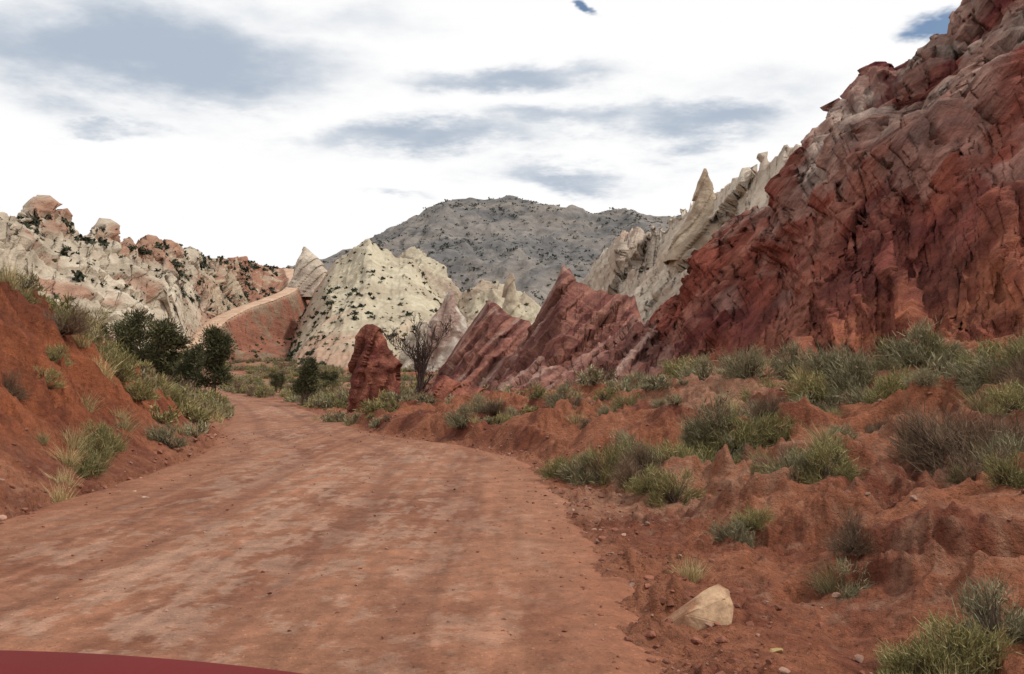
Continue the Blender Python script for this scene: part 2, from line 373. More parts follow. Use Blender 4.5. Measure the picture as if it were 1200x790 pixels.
ridge('pale_striped_ridge',[((-1300,260,110),(-1500,20,60)),((-900,230,160),(-1000,20,90)),((-700,196,200),(-720,20,125)),((-600,186,230),(-640,20,140)),((-575,192,240),(-610,20,145)),((-545,186,255),(-570,20,155)),((-500,170,270),(-530,20,165)),((-450,155,300),(-480,18,185)),((-400,144,335),(-440,16,205)),((-365,136,390),(-400,14,240)),((-330,134,470),(-375,10,255)),((-300,132,560),(-345,12,275)),((-262,127,600),(-300,12,290)),((-235,120,600),(-262,12,300)),((-180,125,580),(-200,12,310)),((-100,100,560),(-100,10,320))],
  900,300,80,lambda t:.3*t+.7*t**1.3,d_left,c_left,M_pale,crest_j=lambda u:(rid(u/25,0*u,1.,4)-.4)*5*(1-ss(380,520,u)),post=post_left,smooth_u=10)
# far road ribbon
tn=np.gradient(path[:,:2],axis=0);tn/=np.linalg.norm(tn,axis=1)[:,None];nn=np.stack([tn[:,1],-tn[:,0]],-1)
uu=np.linspace(-1,1,12);FV=np.zeros((240,12,3))
for j,u_ in enumerate(uu):
    wv=3.0*(1+.3*fbm(np.arange(240)*.08,0.,j*.1,3))
    FV[:,j,:2]=path[:,:2]+nn*(u_*wv)[:,None];FV[:,j,2]=path[:,2]+.08-.3*(abs(u_)>.95)
fc=mix((.52,.355,.25),(.44,.28,.19),ss(-.2,.2,fbm(FV[...,0]*.2,FV[...,1]*.2,1.,3)))
make('dirt_road',FV.reshape(-1,3),gridf(240,12),fc,M_hill)

# --- cream hill
def d_hill(P,U,T):
    x,y,z=P[...,0],P[...,1],P[...,2]
    return ((rid(x*.05,y*.015,z*.02,4,g=.5)-.5)*4+fbm(x*.2,y*.2,z*.2,3)*.7)*(.3+.7*ss(-80,-60,x))
def c_hill(P,U,T,D):
    x,y,z=P[...,0],P[...,1],P[...,2];b=fbm(x*.04,y*.04,z*.06,5);g=fbm(x*.2,y*.2,z*.2,3)
    c=mix((.47,.41,.30),(.36,.30,.215),ss(-.2,.3,b+.4*g));c=mix(c,(.36,.215,.15),ss(.42,.05,T+.8*b)*.8)
    c=mix(c,(.28,.135,.09),ss(-66,-92,x+15*b)*.85)
    return c
ridge('cream_hill',[((-290,-5,370),(-290,-5,320)),((-262,30,400),(-272,-5,300)),((-240,84,420),(-255,-5,285)),((-215,126,420),(-240,-5,275)),((-190,146,415),(-215,0,270)),((-165,161,410),(-180,5,265)),((-140,146,405),(-140,5,262)),((-110,126,400),(-100,5,262)),((-85,98,395),(-75,5,262)),((-60,50,390),(-50,0,270)),((-30,10,390),(-20,-5,280))],
  360,240,90,lambda t:.75*t+.25*t**1.2,d_hill,c_hill,M_hill,smooth_u=9,crest_j=lambda u:(rid(u/12,0*u,3.,3)-.4)*2)
def c_hill2(P,U,T,D):
    x,y,z=P[...,0],P[...,1],P[...,2];b=fbm(x*.03,y*.03,z*.04,5)
    return mix((.45,.39,.285),(.34,.26,.195),ss(-.2,.3,b))
ridge('cream_hill',[((-160,40,700),(-160,5,560)),((-130,140,700),(-140,5,560)),((-105,150,690),(-120,5,550)),((-80,118,680),(-90,5,540)),((-62,90,670),(-70,5,540)),((-40,105,660),(-50,5,520)),((-15,112,660),(-30,5,520)),((10,92,660),(0,5,520)),((30,80,650),(20,5,520)),((60,60,650),(60,5,520)),((140,50,650),(140,5,520))],
  300,140,120,lambda t:t,lambda P,U,T:(rid(P[...,0]*.03,P[...,1]*.03,P[...,2]*.02,5)-.45)*11,c_hill2,M_pale)
# --- distant mountain
def d_m(P,U,T):
    x,y,z=P[...,0],P[...,1],P[...,2]
    return (rid(x*.0030,y*.0020,z*.001,6,g=.52)-.45)*85*ss(1.15,.85,T)*ss(0,.4,T)+fbm(x*.02,y*.02,z*.02,3)*8
def c_m(P,U,T,D):
    x,y,z=P[...,0],P[...,1],P[...,2];b=fbm(x*.006,y*.006,z*.012,5);g=fbm(x*.03,y*.03,z*.03,3)
    c=mix((.205,.182,.165),(.13,.124,.122),ss(-.25,.3,b+.6*g));c=mix(c,(.31,.265,.215),ss(.42,.1,T+.4*b)*.8)
    c=mix(c,(.28,.24,.205),ss(.15,.4,fbm(x*.003,y*.003,z*.035,4))*.6)
    return c
mt=ridge('distant_mountain',[((-900,90,3000),(-900,0,1500)),((-500,100,3000),(-500,10,1500)),((-250,125,3000),(-280,10,1400)),((-160,160,3000),(-180,12,1300)),((-110,184,2950),(-140,12,1200)),((-82,200,2900),(-100,12,1150)),((-50,203,2900),(-60,12,1150)),((0,203,2900),(0,12,1150)),((50,201,2900),(50,12,1150)),((90,195,2900),(90,12,1150)),((140,190,2900),(140,12,1150)),((190,181,2900),(190,12,1150)),((225,192,2850),(225,12,1150)),((350,190,2850),(350,12,1150)),((800,150,2850),(800,12,1150)),((1500,100,2500),(1500,12,900))],
  620,260,900,lambda t:.35*t+.65*t**1.3,d_m,c_m,M_mtn,crest_j=lambda u:(rid(u/200,0*u,1.,5)-.4)*12,smooth_u=8)

# ------------------------------------------------------------------ rock spires
def spire(name,b,d,zb,prof,depth,mat,colf,amp,per,seed,nrm=BED,nu=100,nv=130):
    """prof: list of (height m, left x m, right x m) outline around the axis"""
    pr=np.array(prof,float);h=np.linspace(pr[0,0],pr[-1,0],nv)
    l=np.interp(h,pr[:,0],pr[:,1]);r=np.interp(h,pr[:,0],pr[:,2])
    a=np.linspace(0,2*math.pi,nu,endpoint=False)
    ca=np.sign(np.cos(a))*np.abs(np.cos(a))**.8;sa=np.sign(np.sin(a))*np.abs(np.sin(a))**.8
    cx=(l+r)/2;rx=(r-l)/2
    P=np.stack([cx[:,None]+rx[:,None]*ca,rx[:,None]*depth*sa,np.broadcast_to(h[:,None],(nv,nu))],-1)
    n=np.stack([np.broadcast_to(ca,(nv,nu)),np.broadcast_to(sa,(nv,nu)),np.zeros((nv,nu))],-1)
    x0=b/F*d
    Q=P+np.array([x0,d,zb])
    f,k=sat(Q,nrm,per,seed,.5)
    D=(np.minimum(f*1.6,1)-.6)*amp*.9+pn(k*2.7,k*1.3+seed,Q[...,2]/per*.3)*amp*1.1+fbm(Q[...,0]/per,Q[...,1]/per,Q[...,2]/per+seed,4)*amp*.9
    D=D*np.minimum(1,rx/(rx.max()*.45))[:,None]
    Q=Q+n*D[...,None]
    Q[...,2]+=fbm(Q[...,0]/per,Q[...,1]/per,seed,2)*amp*.3
    return make(name,Q.reshape(-1,3),gridf(nv,nu,True),colf(Q,0,P[...,2]/pr[-1,0],D).reshape(-1,3),mat)
def c_hood(Q,U,T,D):
    x,y,z=Q[...,0],Q[...,1],Q[...,2];b=fbm(x*1.2,y*1.2,z*1.2,4);f,k=sat(Q,(.97,-.1,-.22),.42,3.,.5)
    c=mix((.27,.098,.064),(.145,.045,.034),ss(-.2,.3,b+.6*pn(k*3.3,k,1.)));return mix(c,(.36,.19,.14),ss(.2,.45,pn(k*1.9,k,6.)+.4*b)*.5)
spire('red_hoodoo',-163,40,-.25,[(0,-1.25,1.15),(.5,-1.08,1.1),(1.0,-.95,1.08),(1.5,-.85,1.08),(2.0,-.74,1.04),(2.4,-.7,1.0),(2.6,-.66,.74),(3.1,-.56,.6),(3.5,-.5,.42),(3.8,-.36,.22),(4.0,-.25,-.02)],.75,M_cliff,c_hood,.24,.5,5.,(.97,-.1,-.22))
spire('red_boulder',-84,44,-.4,[(0,-1.5,1.5),(.6,-1.3,1.4),(1.3,-1.0,1.1),(1.8,-.6,.7),(2.1,-.2,.25)],.8,M_cliff,c_hood,.2,.6,8.)
spire('red_boulder',-50,50,-.4,[(0,-2.3,2.6),(.7,-1.9,2.2),(1.2,-1.3,1.2),(1.6,-.3,.3)],.6,M_cliff,c_hood,.22,.6,12.)
cp=lambda Q,U,T,D:c_pale(Q,U,T,D)
spire('pale_rock_spire',226,196,24,[(0,-8,7),(7,-4.4,4.2),(11,-2.9,2.8),(15,-1.5,1.5),(18.4,-.2,.3)],.8,M_pale,lambda Q,U,T,D:mix((.42,.33,.24),(.30,.22,.155),ss(-.2,.2,fbm(Q[...,0]*.2,Q[...,1]*.2,Q[...,2]*.2,3))),.8,2.8,4.)
spire('pale_rock_spire',-238,470,38,[(0,-12,14),(10,-7,10),(18,-5.5,5),(22,-3.5,1),(24.5,-2.6,-1.6)],.8,M_pale,cp,.8,4.,6.)
spire('pale_rock_fin',-84,240,-2,[(0,-7,9),(8,-5,7),(14,-3.5,6),(18,-1,5),(22,1.0,3.5),(24.5,2.2,2.9)],.8,M_pale,lambda Q,U,T,D:mix((.36,.25,.205),(.50,.44,.37),ss(-.1,.2,fbm(Q[...,0]*.2,Q[...,1]*.2,Q[...,2]*.1,3))),1.2,3.,7.,(.95,.1,-.3))
spire('pale_rock_fin',-112,250,-2,[(0,-6,8),(8,-4,6),(13,-2.0,4.5),(17,.5,3)],.8,M_pale,cp,1.2,3.,9.,(.95,.1,-.3))
spire('pale_rock_fin',-60,252,-2,[(0,-6,8),(7,-4,5),(12,-1.0,3),(15,1,2)],.8,M_pale,cp,1.2,3.,5.,(.95,.1,-.3))
spire('pale_rock_spire',-2,600,20,[(0,-14,12),(20,-6,6),(30,-4,4),(38,-3,3),(43,-1,1.6)],.8,M_hill,lambda Q,U,T,D:c_hill2(Q,0,0,0),1.5,5.,2.)
tick('spires')

# ------------------------------------------------------------------ vegetation protos
def leafquads(P,Dr,L,Wd,tip=.35):
    n=len(P);up=rng.normal(size=(n,3));side=np.cross(Dr,up);side/=np.linalg.norm(side,axis=1)[:,None]+1e-9
    L=np.broadcast_to(L,(n,))[:,None];Wd=np.broadcast_to(Wd,(n,))[:,None]
    V=np.stack([P-side*Wd/2,P+side*Wd/2,P+Dr*L+side*Wd*tip/2,P+Dr*L-side*Wd*tip/2],1)
    return V.reshape(-1,3),np.arange(4*n).reshape(n,4)
def bush(n,clumps,c1,c2,c3,L=.2,W=.014,flat=.95,up=.6,stem=.1,sig=.12):
    ct=unit(rng.normal(size=(clumps,3))*[1,1,.9]);ct[:,2]=np.abs(ct[:,2])*flat;ct*=rng.uniform(.3,.85,(clumps,1));ct[:,:2]*=.8
    ci=rng.integers(0,clumps,n);ctint=rng.uniform(-.5,.5,clumps)
    P=ct[ci]+rng.normal(size=(n,3))*sig;P[:,2]=np.abs(P[:,2])
    Dr=unit(P*[.9,.9,.3]+[0,0,up]+rng.normal(size=(n,3))*.45)
    V,Q=leafquads(P,Dr,rng.uniform(.5,1.2,n)*L,rng.uniform(.6,1.3,n)*W)
    t=np.clip(rng.uniform(0,1,n)*.6+.4*(ctint[ci]+.5),0,1)
    c=mix(c1,c2,t);m=rng.uniform(size=n)<.18;c[m]=c3
    ns=int(n*stem);a=rng.uniform(0,2*math.pi,ns);k=rng.integers(0,clumps,ns)
    tgt=ct[k]+rng.normal(size=(ns,3))*.06;st=np.stack([np.cos(a),np.sin(a),0*a],-1)*.06
    d=tgt-st;V2,Q2=leafquads(st,unit(d),np.linalg.norm(d,axis=1),W*1.3,.4)
    C=np.repeat(np.concatenate([c,np.tile((.12,.085,.06),(ns,1))]),4,0)
    return np.concatenate([V,V2]),np.concatenate([Q,Q2+len(V)]),C
def tuft(n,c1,c2,L=1.,W=.012,spread=.42):
    P=np.stack([rng.normal(size=n)*.12,rng.normal(size=n)*.12,np.zeros(n)],-1)
    Dr=unit(np.stack([rng.normal(size=n)*spread,rng.normal(size=n)*spread,np.ones(n)],-1)+P*2)
    Ln=rng.uniform(.4,1,n)*L;V,Q=leafquads(P,Dr,Ln*.55,W,.8)
    D2=unit(Dr+np.stack([Dr[:,0],Dr[:,1],-np.ones(n)*.25],-1)*.5);V2,Q2=leafquads(P+Dr*(Ln*.54)[:,None],D2,Ln*.5,W*.8,.15)
    c=mix(c1,c2,rng.uniform(0,1,n));C=np.repeat(np.concatenate([c,c]),4,0)
    return np.concatenate([V,V2]),np.concatenate([Q,Q2+len(V)]),C
SAGE=((.18,.165,.095),(.30,.265,.155),(.39,.32,.19));GREEN=((.17,.155,.060),(.30,.265,.115),(.41,.34,.16));DRY=((.18,.12,.075),(.28,.19,.125),(.10,.065,.045));STRAW=((.38,.30,.14),(.50,.41,.21))
GR=((.22,.195,.09),(.39,.33,.17))
hi={'sage':[bush(2900,22,*SAGE,L=.15,sig=.095) for _ in range(4)],'green':[bush(2900,22,*GREEN,L=.17,sig=.1) for _ in range(4)],
    'dry':[bush(1900,16,*DRY,L=.28,W=.008,stem=.4) for _ in range(3)],'straw':[tuft(160,*STRAW) for _ in range(3)],'grass':[tuft(220,*GR) for _ in range(3)]}
lo={'sage':[bush(360,11,*SAGE,L=.22,W=.055,sig=.1) for _ in range(4)],'green':[bush(360,11,*GREEN,L=.22,W=.055,sig=.1) for _ in range(4)],'dry':[bush(240,8,*DRY,L=.3,W=.04) for _ in range(2)],
    'straw':[tuft(60,*STRAW,W=.03) for _ in range(2)],'grass':[tuft(70,*GR,W=.03) for _ in range(2)]}
def merge(items):
    Vs,Fs,Cs=[],[],[];o=0
    for (V,Q,C),pos,sc,rot,tint in items:
        c,s=math.cos(rot),math.sin(rot);W=V*sc
        W=np.stack([W[:,0]*c-W[:,1]*s,W[:,0]*s+W[:,1]*c,W[:,2]],-1)+pos
        Vs.append(W);Fs.append(Q+o);Cs.append(C*tint);o+=len(V)
    return np.concatenate(Vs),np.concatenate(Fs),np.concatenate(Cs)
def put(X,Y,size,kind,hiq):
    p=(hi if hiq else lo)[kind];pr=p[rng.integers(len(p))]
    sc=np.array([size,size,size*rng.uniform(.85,1.1)])
    return [pr,np.array([X,Y,-.08*size]),sc,rng.uniform(0,6.28),rng.uniform(.75,1.12)]
def settle(lst):
    z=ground_z(np.array([i[1][0] for i in lst]),np.array([i[1][1] for i in lst]))
    for i,zz in zip(lst,z): i[1][2]+=zz
    return lst
lst=[]
for b,d,s,k in [(470,5.9,.32,'green'),(500,5.8,.38,'green'),(535,5.9,.42,'green'),(570,6.0,.44,'sage'),(450,5.5,.24,'grass'),(520,5.5,.3,'straw'),(490,5.3,.28,'sage'),(390,7.6,.36,'sage'),(402,7.9,.36,'dry'),(375,7.7,.28,'grass'),(262,9.6,.34,'sage'),(280,9.9,.28,'green'),(205,8.1,.26,'straw'),(215,8.2,.22,'straw'),
  (85,15.5,.6,'sage'),(110,15.2,.72,'green'),(135,15.6,.82,'sage'),(155,15,.72,'green'),(180,14.6,.75,'sage'),(198,14,.65,'green'),(220,15.3,.85,'green'),(242,16,.9,'sage'),(265,15.6,.8,'green'),(288,16.5,.85,'sage'),(165,13,.5,'green'),(190,12.6,.5,'green'),(232,14,.6,'sage'),(310,17,.75,'green'),(335,17.3,.8,'sage'),(358,18,.85,'green'),(382,19,.95,'sage'),(405,18,.9,'sage'),
  (430,20,1.05,'sage'),(455,19.5,1.1,'green'),(480,19,1.05,'sage'),(420,17,.8,'sage'),(445,16.5,.8,'green'),(560,15.5,.9,'green'),(585,15,.85,'sage'),(615,14.5,.9,'green'),(540,16.5,.8,'sage'),(490,11.2,.65,'dry'),(515,10.9,.8,'dry'),(545,10.5,.85,'dry'),(575,10.2,.8,'dry'),(600,9.6,.6,'sage'),(545,9.4,.45,'dry'),(590,8.2,.35,'green'),
  (-56,25,.7,'sage'),(-40,26,.65,'sage'),(-20,25.5,.5,'dry'),(0,24.5,.55,'sage'),(-5,24,.4,'green'),(60,24,.65,'sage'),(75,23.5,.6,'dry'),(175,25,.9,'sage'),(200,26,.95,'green'),(225,24,.9,'sage'),(150,27,.9,'sage'),(250,25,.8,'dry'),(30,30,.7,'sage'),(5,31,.7,'green'),(95,28,.8,'sage'),(120,22,.7,'sage'),(145,21,.65,'green'),(275,22,.9,'sage'),(300,21,.9,'green'),(330,23,1.0,'sage'),(360,23,1.0,'sage'),
  (-165,33,.6,'green'),(-185,34,.6,'sage'),(-150,34,.6,'green'),(-135,34,.7,'sage'),(-200,36,.7,'sage'),(-190,33,.5,'grass'),(-120,36,.8,'dry'),(-100,33,.6,'sage'),(-160,30,.45,'sage'),(-140,31,.5,'green')]:
    lst.append(put(b/F*d,d,s,k,d<28))
    if s>.4:
        for _ in range(2 if s>.6 else 1): lst.append(put(b/F*d+rng.normal()*.8,d+rng.normal()*.7,s*rng.uniform(.4,.7),rng.choice(['grass','straw','sage','green','dry'],p=[.16,.16,.3,.2,.18]),d<22))
for i in range(4000):
    d=4.5+50*rng.uniform()**.8;b=rng.uniform(-60,700);X=b/F*d if rng.uniform()<.75 else rng.uniform(-12,14)
    dR=X-road_c(d)-road_w(d);
    if dR<.9 or len(lst)>520: continue
    n=float(fbm(X*.22,d*.22,33.,3))
    if n+.25*min(1,dR/4)-.06+.12*(d>13) < rng.uniform(.05,.35): continue
    k=rng.choice(['sage','green','dry','straw','grass'],p=[.38,.2,.16,.1,.16])
    lst.append(put(X,d,rng.uniform(.15,.58) if d>11 else rng.uniform(.08,.22),k,d<17))
V,Q,C=merge(settle(lst));make('desert_shrubs',V,Q,C,M_leaf,False)
lst=[]
for b,d,s,k in [(-590,20,.7,'straw'),(-600,22,.8,'straw'),(-480,17,.6,'green'),(-475,22,.9,'green'),(-490,24,.95,'green'),(-500,27,1.,'green'),(-515,16,.5,'straw'),(-520,15,.45,'straw'),(-525,14,.4,'straw'),(-530,13.3,.4,'straw'),(-440,22,.6,'green'),(-455,19,.5,'grass'),(-590,16,.5,'dry'),(-420,28,.7,'green'),(-400,30,.8,'green'),(-505,21,.6,'straw'),(-520,23,.7,'sage'),(-465,17.5,.5,'straw'),(-500,18.5,.5,'straw'),(-540,19,.5,'green')]:
    lst.append(put(b/F*d,d,s,k,True))
for i in range(6000):
    d=12+60*rng.uniform();dL=rng.uniform(.2,8)**1.0;X=road_c(d)-road_w(d)-dL
    if len(lst)>860: break
    n=float(fbm(X*.3,d*.3,13.,3))+.022*(d-17)
    if n<rng.uniform(-.1,.3): continue
    k=rng.choice(['sage','green','dry','straw','grass'],p=[.24,.28,.1,.16,.22])
    lst.append(put(X,d,rng.uniform(.25,.75)*(1 if d>18 else .75),k,d<22))
V,Q,C=merge(settle(lst));make('bank_shrubs',V,Q,C,M_leaf,False)
lst=[]
for i in range(5200):
    d=50+300*rng.uniform()**1.3;b=rng.uniform(-640,60);X=b/F*d
    s=abs(X-road_c(d))-road_w(d)
    if s<.8: continue
    n=float(fbm(X*.05,d*.05,23.,3))
    if n<rng.uniform(-.4,.3): continue
    k=rng.choice(['sage','green','dry'],p=[.45,.4,.15]);lst.append(put(X,d,rng.uniform(.4,1.)*(1+d/260),k,False))
V,Q,C=merge(settle(lst));make('valley_scrub',V,Q,C,M_leaf,False)
tick('scrub')

# --- distant tree clumps on hills
def speck(n,c):
    P=unit(rng.normal(size=(n,3)))*rng.uniform(.3,1,(n,1));P[:,2]=P[:,2]*.7+.6
    V,Q=leafquads(P-.2,unit(rng.normal(size=(n,3))),rng.uniform(.5,.8,n),rng.uniform(.4,.6,n),.8)
    return V,Q,np.repeat(mix(c,np.array(c)*1.9,rng.uniform(0,1,n)),4,0)
sp=[speck(46,(.042,.046,.030)) for _ in range(4)];sp2=[speck(9,(.060,.064,.056)) for _ in range(4)];sp3=[speck(30,(.085,.085,.05)) for _ in range(4)]
def scatter_on(P,T,n,size,protos,wf,sink=.3):
    Q=P.reshape(-1,3);t=T.reshape(-1);w=wf(Q,t).clip(0);w/=w.sum()
    return [(protos[rng.integers(4)],Q[i]-[0,0,sink],np.ones(3)*(size[0]+(size[1]-size[0])*rng.uniform()**2.2)*[1,1,.9],rng.uniform(0,6.28),rng.uniform(.7,1.3)) for i in rng.choice(len(Q),n,p=w)]
def getPT(name):
    me=bpy.data.objects[name].data;a=np.empty(len(me.vertices)*3,np.float32);me.vertices.foreach_get('co',a);return a.reshape(-1,3)
J=getPT('pale_striped_ridge');tJ=np.repeat(np.concatenate([np.linspace(0,1,300),1+np.arange(1,61)/60]),900)
dJ,_,xJ=near_path(J,True)
def wJ(Q,t): return (dJ>7)*(t<1.06)*(.1+2.4*ss(.86,1,t)*ss(-.3,.2,fbm(Q[:,0]*.05,Q[:,1]*.05,9.,2))+1.0*ss(.0,.3,fbm(Q[:,0]*.02,Q[:,1]*.02,3.,3))+.35*(Q[:,1]>380))*(Q[:,1]>150)
L1=scatter_on(J,tJ,950,(.4,1.9),sp,wJ)+scatter_on(J,tJ,800,(.3,.8),sp3,lambda Q,t:(dJ>6)*(t<1.02)*1.)
L1+=scatter_on(J,tJ,220,(.5,1.6),sp,lambda Q,t:(dJ>8)*(dJ<60)*(xJ>0)*(t<1.)*1.)+scatter_on(J,tJ,420,(.4,1.1),sp3,lambda Q,t:(dJ>7)*(dJ<60)*(xJ>0)*(t<1.)*1.)
H1=getPT('cream_hill');tH=np.repeat(np.concatenate([np.linspace(0,1,240),1+np.arange(1,49)/48]),360)
wH=lambda Q,t:(t<1.05)*(t>.05)*(.3+ss(-.2,.3,fbm(Q[:,0]*.05,Q[:,1]*.05,3.,3)))
L1+=scatter_on(H1,tH,420,(.4,1.3),sp,wH)+scatter_on(H1,tH,600,(.35,.9),sp3,wH)
H2=getPT('cream_hill.001');tH2=np.repeat(np.concatenate([np.linspace(0,1,140),1+np.arange(1,29)/28]),300)
L1+=scatter_on(H2,tH2,240,(.5,1.5),sp,wH)
V,Q,C=merge(L1);make('distant_trees',V,Q,C,M_leaf,False)
P_,T_=mt
L2=scatter_on(P_,T_,15000,(2.5,8.),sp2,lambda Q,t:(t<1.0)*(t>.05)*(.4+ss(-.2,.3,fbm(Q[:,0]*.004,Q[:,1]*.004,3.,3)))*(np.abs(Q[:,0])<1300),sink=1.5)
V,Q,C=merge(L2);make('mountain_trees',V,Q,C,M_leaf,False)

# --- junipers & dead tree
def tube(pts,rad,k=7):
    pts=np.array(pts,float);n=len(pts);V=[];T=np.gradient(pts,axis=0);T=unit(T)
    a=np.linspace(0,2*math.pi,k,endpoint=False)
    for i in range(n):
        u=np.cross(T[i],[.3,.9,.2]);u/=np.linalg.norm(u);v=np.cross(T[i],u)
        V.append(pts[i]+rad[i]*(np.cos(a)[:,None]*u+np.sin(a)[:,None]*v))
    return np.concatenate(V),gridf(n,k,True)
def limb(p0,dr,L,r,seg=7,wig=.25,lift=.1):
    pts=[np.array(p0,float)];d=unit(np.array(dr,float))
    for i in range(seg): d=unit(d+rng.normal(size=3)*wig+[0,0,lift]);pts.append(pts[-1]+d*L/seg)
    return np.array(pts),np.linspace(r,r*.25,seg+1)
def juniper(b,d,h,wd,seed,dense=1.,z=None):
    x=b/F*d;z0=float(ground_z(np.array([x]),np.array([d]),False)[0])-.05 if z is None else z
    e=bpy.data.objects.new('juniper_tree',None);scene.collection.objects.link(e);e.location=(x,d,z0)
    tv,tf,o=[],[],0;tips=[]
    def add(p,r):
        nonlocal o
        V,Fq=tube(p,r);tv.append(V);tf.append(Fq+o);o+=len(V)
    for s in range(3):
        p,r=limb((rng.normal()*.08,rng.normal()*.08,0),(rng.normal()*.3,rng.normal()*.3,1),h*.9,h*.035,wig=.14,lift=.25);add(p,r)
        for q in range(8):
            i=rng.integers(2,8);a=rng.uniform(0,6.28)
            p2,r2=limb(p[i],(math.cos(a),math.sin(a),.45),wd*.42*rng.uniform(.5,1.1)*(1.25-.09*i),r[i]*.55,5);add(p2,r2);tips+= [p2[-1],p2[3]]
        tips.append(p[-1]);tips.append(p[-2])
    make('trunk',np.concatenate(tv),np.concatenate(tf),np.tile((.13,.095,.07),(o,1)),M_bark,True,e)
    tips=np.array(tips);n=int(170*dense);VV=[];CC=[]
    for t in tips:
        r=rng.uniform(.06,.12)*h
        P=t+rng.normal(size=(n,3))*r*[.6,.6,.45];P[:,2]=np.maximum(P[:,2],.12)
        Dr=unit((P-t)+rng.normal(size=(n,3))*r*.5+[0,0,r*.6])
        V,_=leafquads(P,Dr,rng.uniform(.03,.07,n)*h*.8,rng.uniform(.012,.022,n)*h*.9,.4)
        g=rng.uniform(.7,1.5);VV.append(V);CC.append(np.repeat(mix((.042,.044,.022),(.11,.105,.05),rng.uniform(0,1,n))*g,4,0))
    VV=np.concatenate(VV);make('foliage',VV,np.arange(len(VV)).reshape(-1,4),np.concatenate(CC),M_leaf,False,e)
juniper(-352,64,4.5,2.8,1);juniper(-378,68,3.8,2.4,1);juniper(-426,76,6.2,3.6,2);juniper(-448,80,5.4,3.0,2);juniper(-488,95,5.0,3.0,3)
juniper(-243,54,2.6,1.7,4);juniper(-212,95,2.4,1.6,5,.6);juniper(-275,120,2.6,2.2,5,.6);juniper(-402,100,4.2,2.8,5,.6);juniper(-545,90,3.0,3,5,.7)
def dead_tree(b,d,h):
    x=b/F*d;z0=float(ground_z(np.array([x]),np.array([d]),False)[0])-.1
    tv,tf,o=[],[],0
    def add(p,r,k=6):
        nonlocal o
        V,Fq=tube(p,r,k);tv.append(V+[x,d,z0]);tf.append(Fq+o);o+=len(V)
    def grow(p0,dr,L,r,lv):
        p,rr=limb(p0,dr,L,r,7,.2,.14);add(p,rr,6 if lv<2 else 4)
        if lv<3:
            for q in range(7 if lv else 6):
                i=rng.integers(2,8);dd=unit(p[i]-p[i-1])+rng.normal(size=3)*.5+[0,0,.3];grow(p[i],dd,L*rng.uniform(.35,.6),max(rr[i]*.65,.011),lv+1)
    for a in (-.22,.03,.25): grow((a*.2,0,0),(a,rng.normal()*.3,1.4),h*.72,.1,0)
    make('dead_tree',np.concatenate(tv),np.concatenate(tf),np.tile((.06,.038,.032),(o,1)),M_bark)
dead_tree(-113,37,3.0)
tick('trees')

# ------------------------------------------------------------------ stones
def stone_proto(seed):
    bm=bmesh.new();bmesh.ops.create_icosphere(bm,subdivisions=2,radius=1)
    V=np.array([v.co[:] for v in bm.verts]);Fc=np.array([[v.index for v in f.verts] for f in bm.faces]);bm.free()
    for _ in range(9):
        n=unit(rng.normal(size=3));dd=rng.uniform(.45,.8);s=V@n;V=V-np.maximum(0,s-dd)[:,None]*n
    V=V*(1+.06*fbm(V[:,0]*2+seed,V[:,1]*2,V[:,2]*2,3))[:,None]*[1,.8,.6];return V,Fc
sp_=[stone_proto(i*7.) for i in range(6)]
it=[]
for i in range(8000):
    d=4.0+26*rng.uniform()**1.6
    r=rng.uniform()
    if r<.42: X=road_c(d)+road_w(d)+rng.normal()*.45
    elif r<.6: X=road_c(d)-road_w(d)+rng.normal()*.5
    elif r<.8: X=road_c(d)+road_w(d)+rng.uniform(0,6)
    else: X=road_c(d)+rng.uniform(-1,1)*road_w(d)
    onroad=abs(X-road_c(d))<road_w(d)-.3
    s=min(.05,.006+abs(rng.standard_cauchy())*.0045)*(.5 if onroad else 1.)
    if r>=.42 and r<.6: s*=1.5
    z=float(floor_z(X,d))+.05 if onroad else None
    it.append((X,d,z,s))
xs=np.array([a[0] for a in it]);ys=np.array([a[1] for a in it]);gz=ground_z(xs,ys)
items=[]
for j,(X,d,z,s) in enumerate(it):
    V,Fc=sp_[rng.integers(6)];base=(.33,.19,.14) if rng.uniform()<.2 else (.22,.09,.058)
    items.append(((V,Fc,np.tile(base,(len(V),1))),np.array([X,d,(gz[j] if z is None else z)+s*.1]),np.ones(3)*s,rng.uniform(0,6.28),rng.uniform(.7,1.2)))
V,Q,C=merge(items);make('gravel',V,Q,C,M_stone,False)
def rock(name,b,d,size,col,scl=(1,1,1),rot=.3,dz=0):
    x=b/F*d;z=float(ground_z(np.array([x]),np.array([d]))[0]);V,Fc=stone_proto(d);V=V*np.array(scl)*size
    c,s=math.cos(rot),math.sin(rot);V=np.stack([V[:,0]*c-V[:,1]*s,V[:,0]*s+V[:,1]*c,V[:,2]],-1)+[x,d,z+size*.25+dz]
    return make(name,V,Fc,np.tile(col,(len(V),1)),M_stone,False)
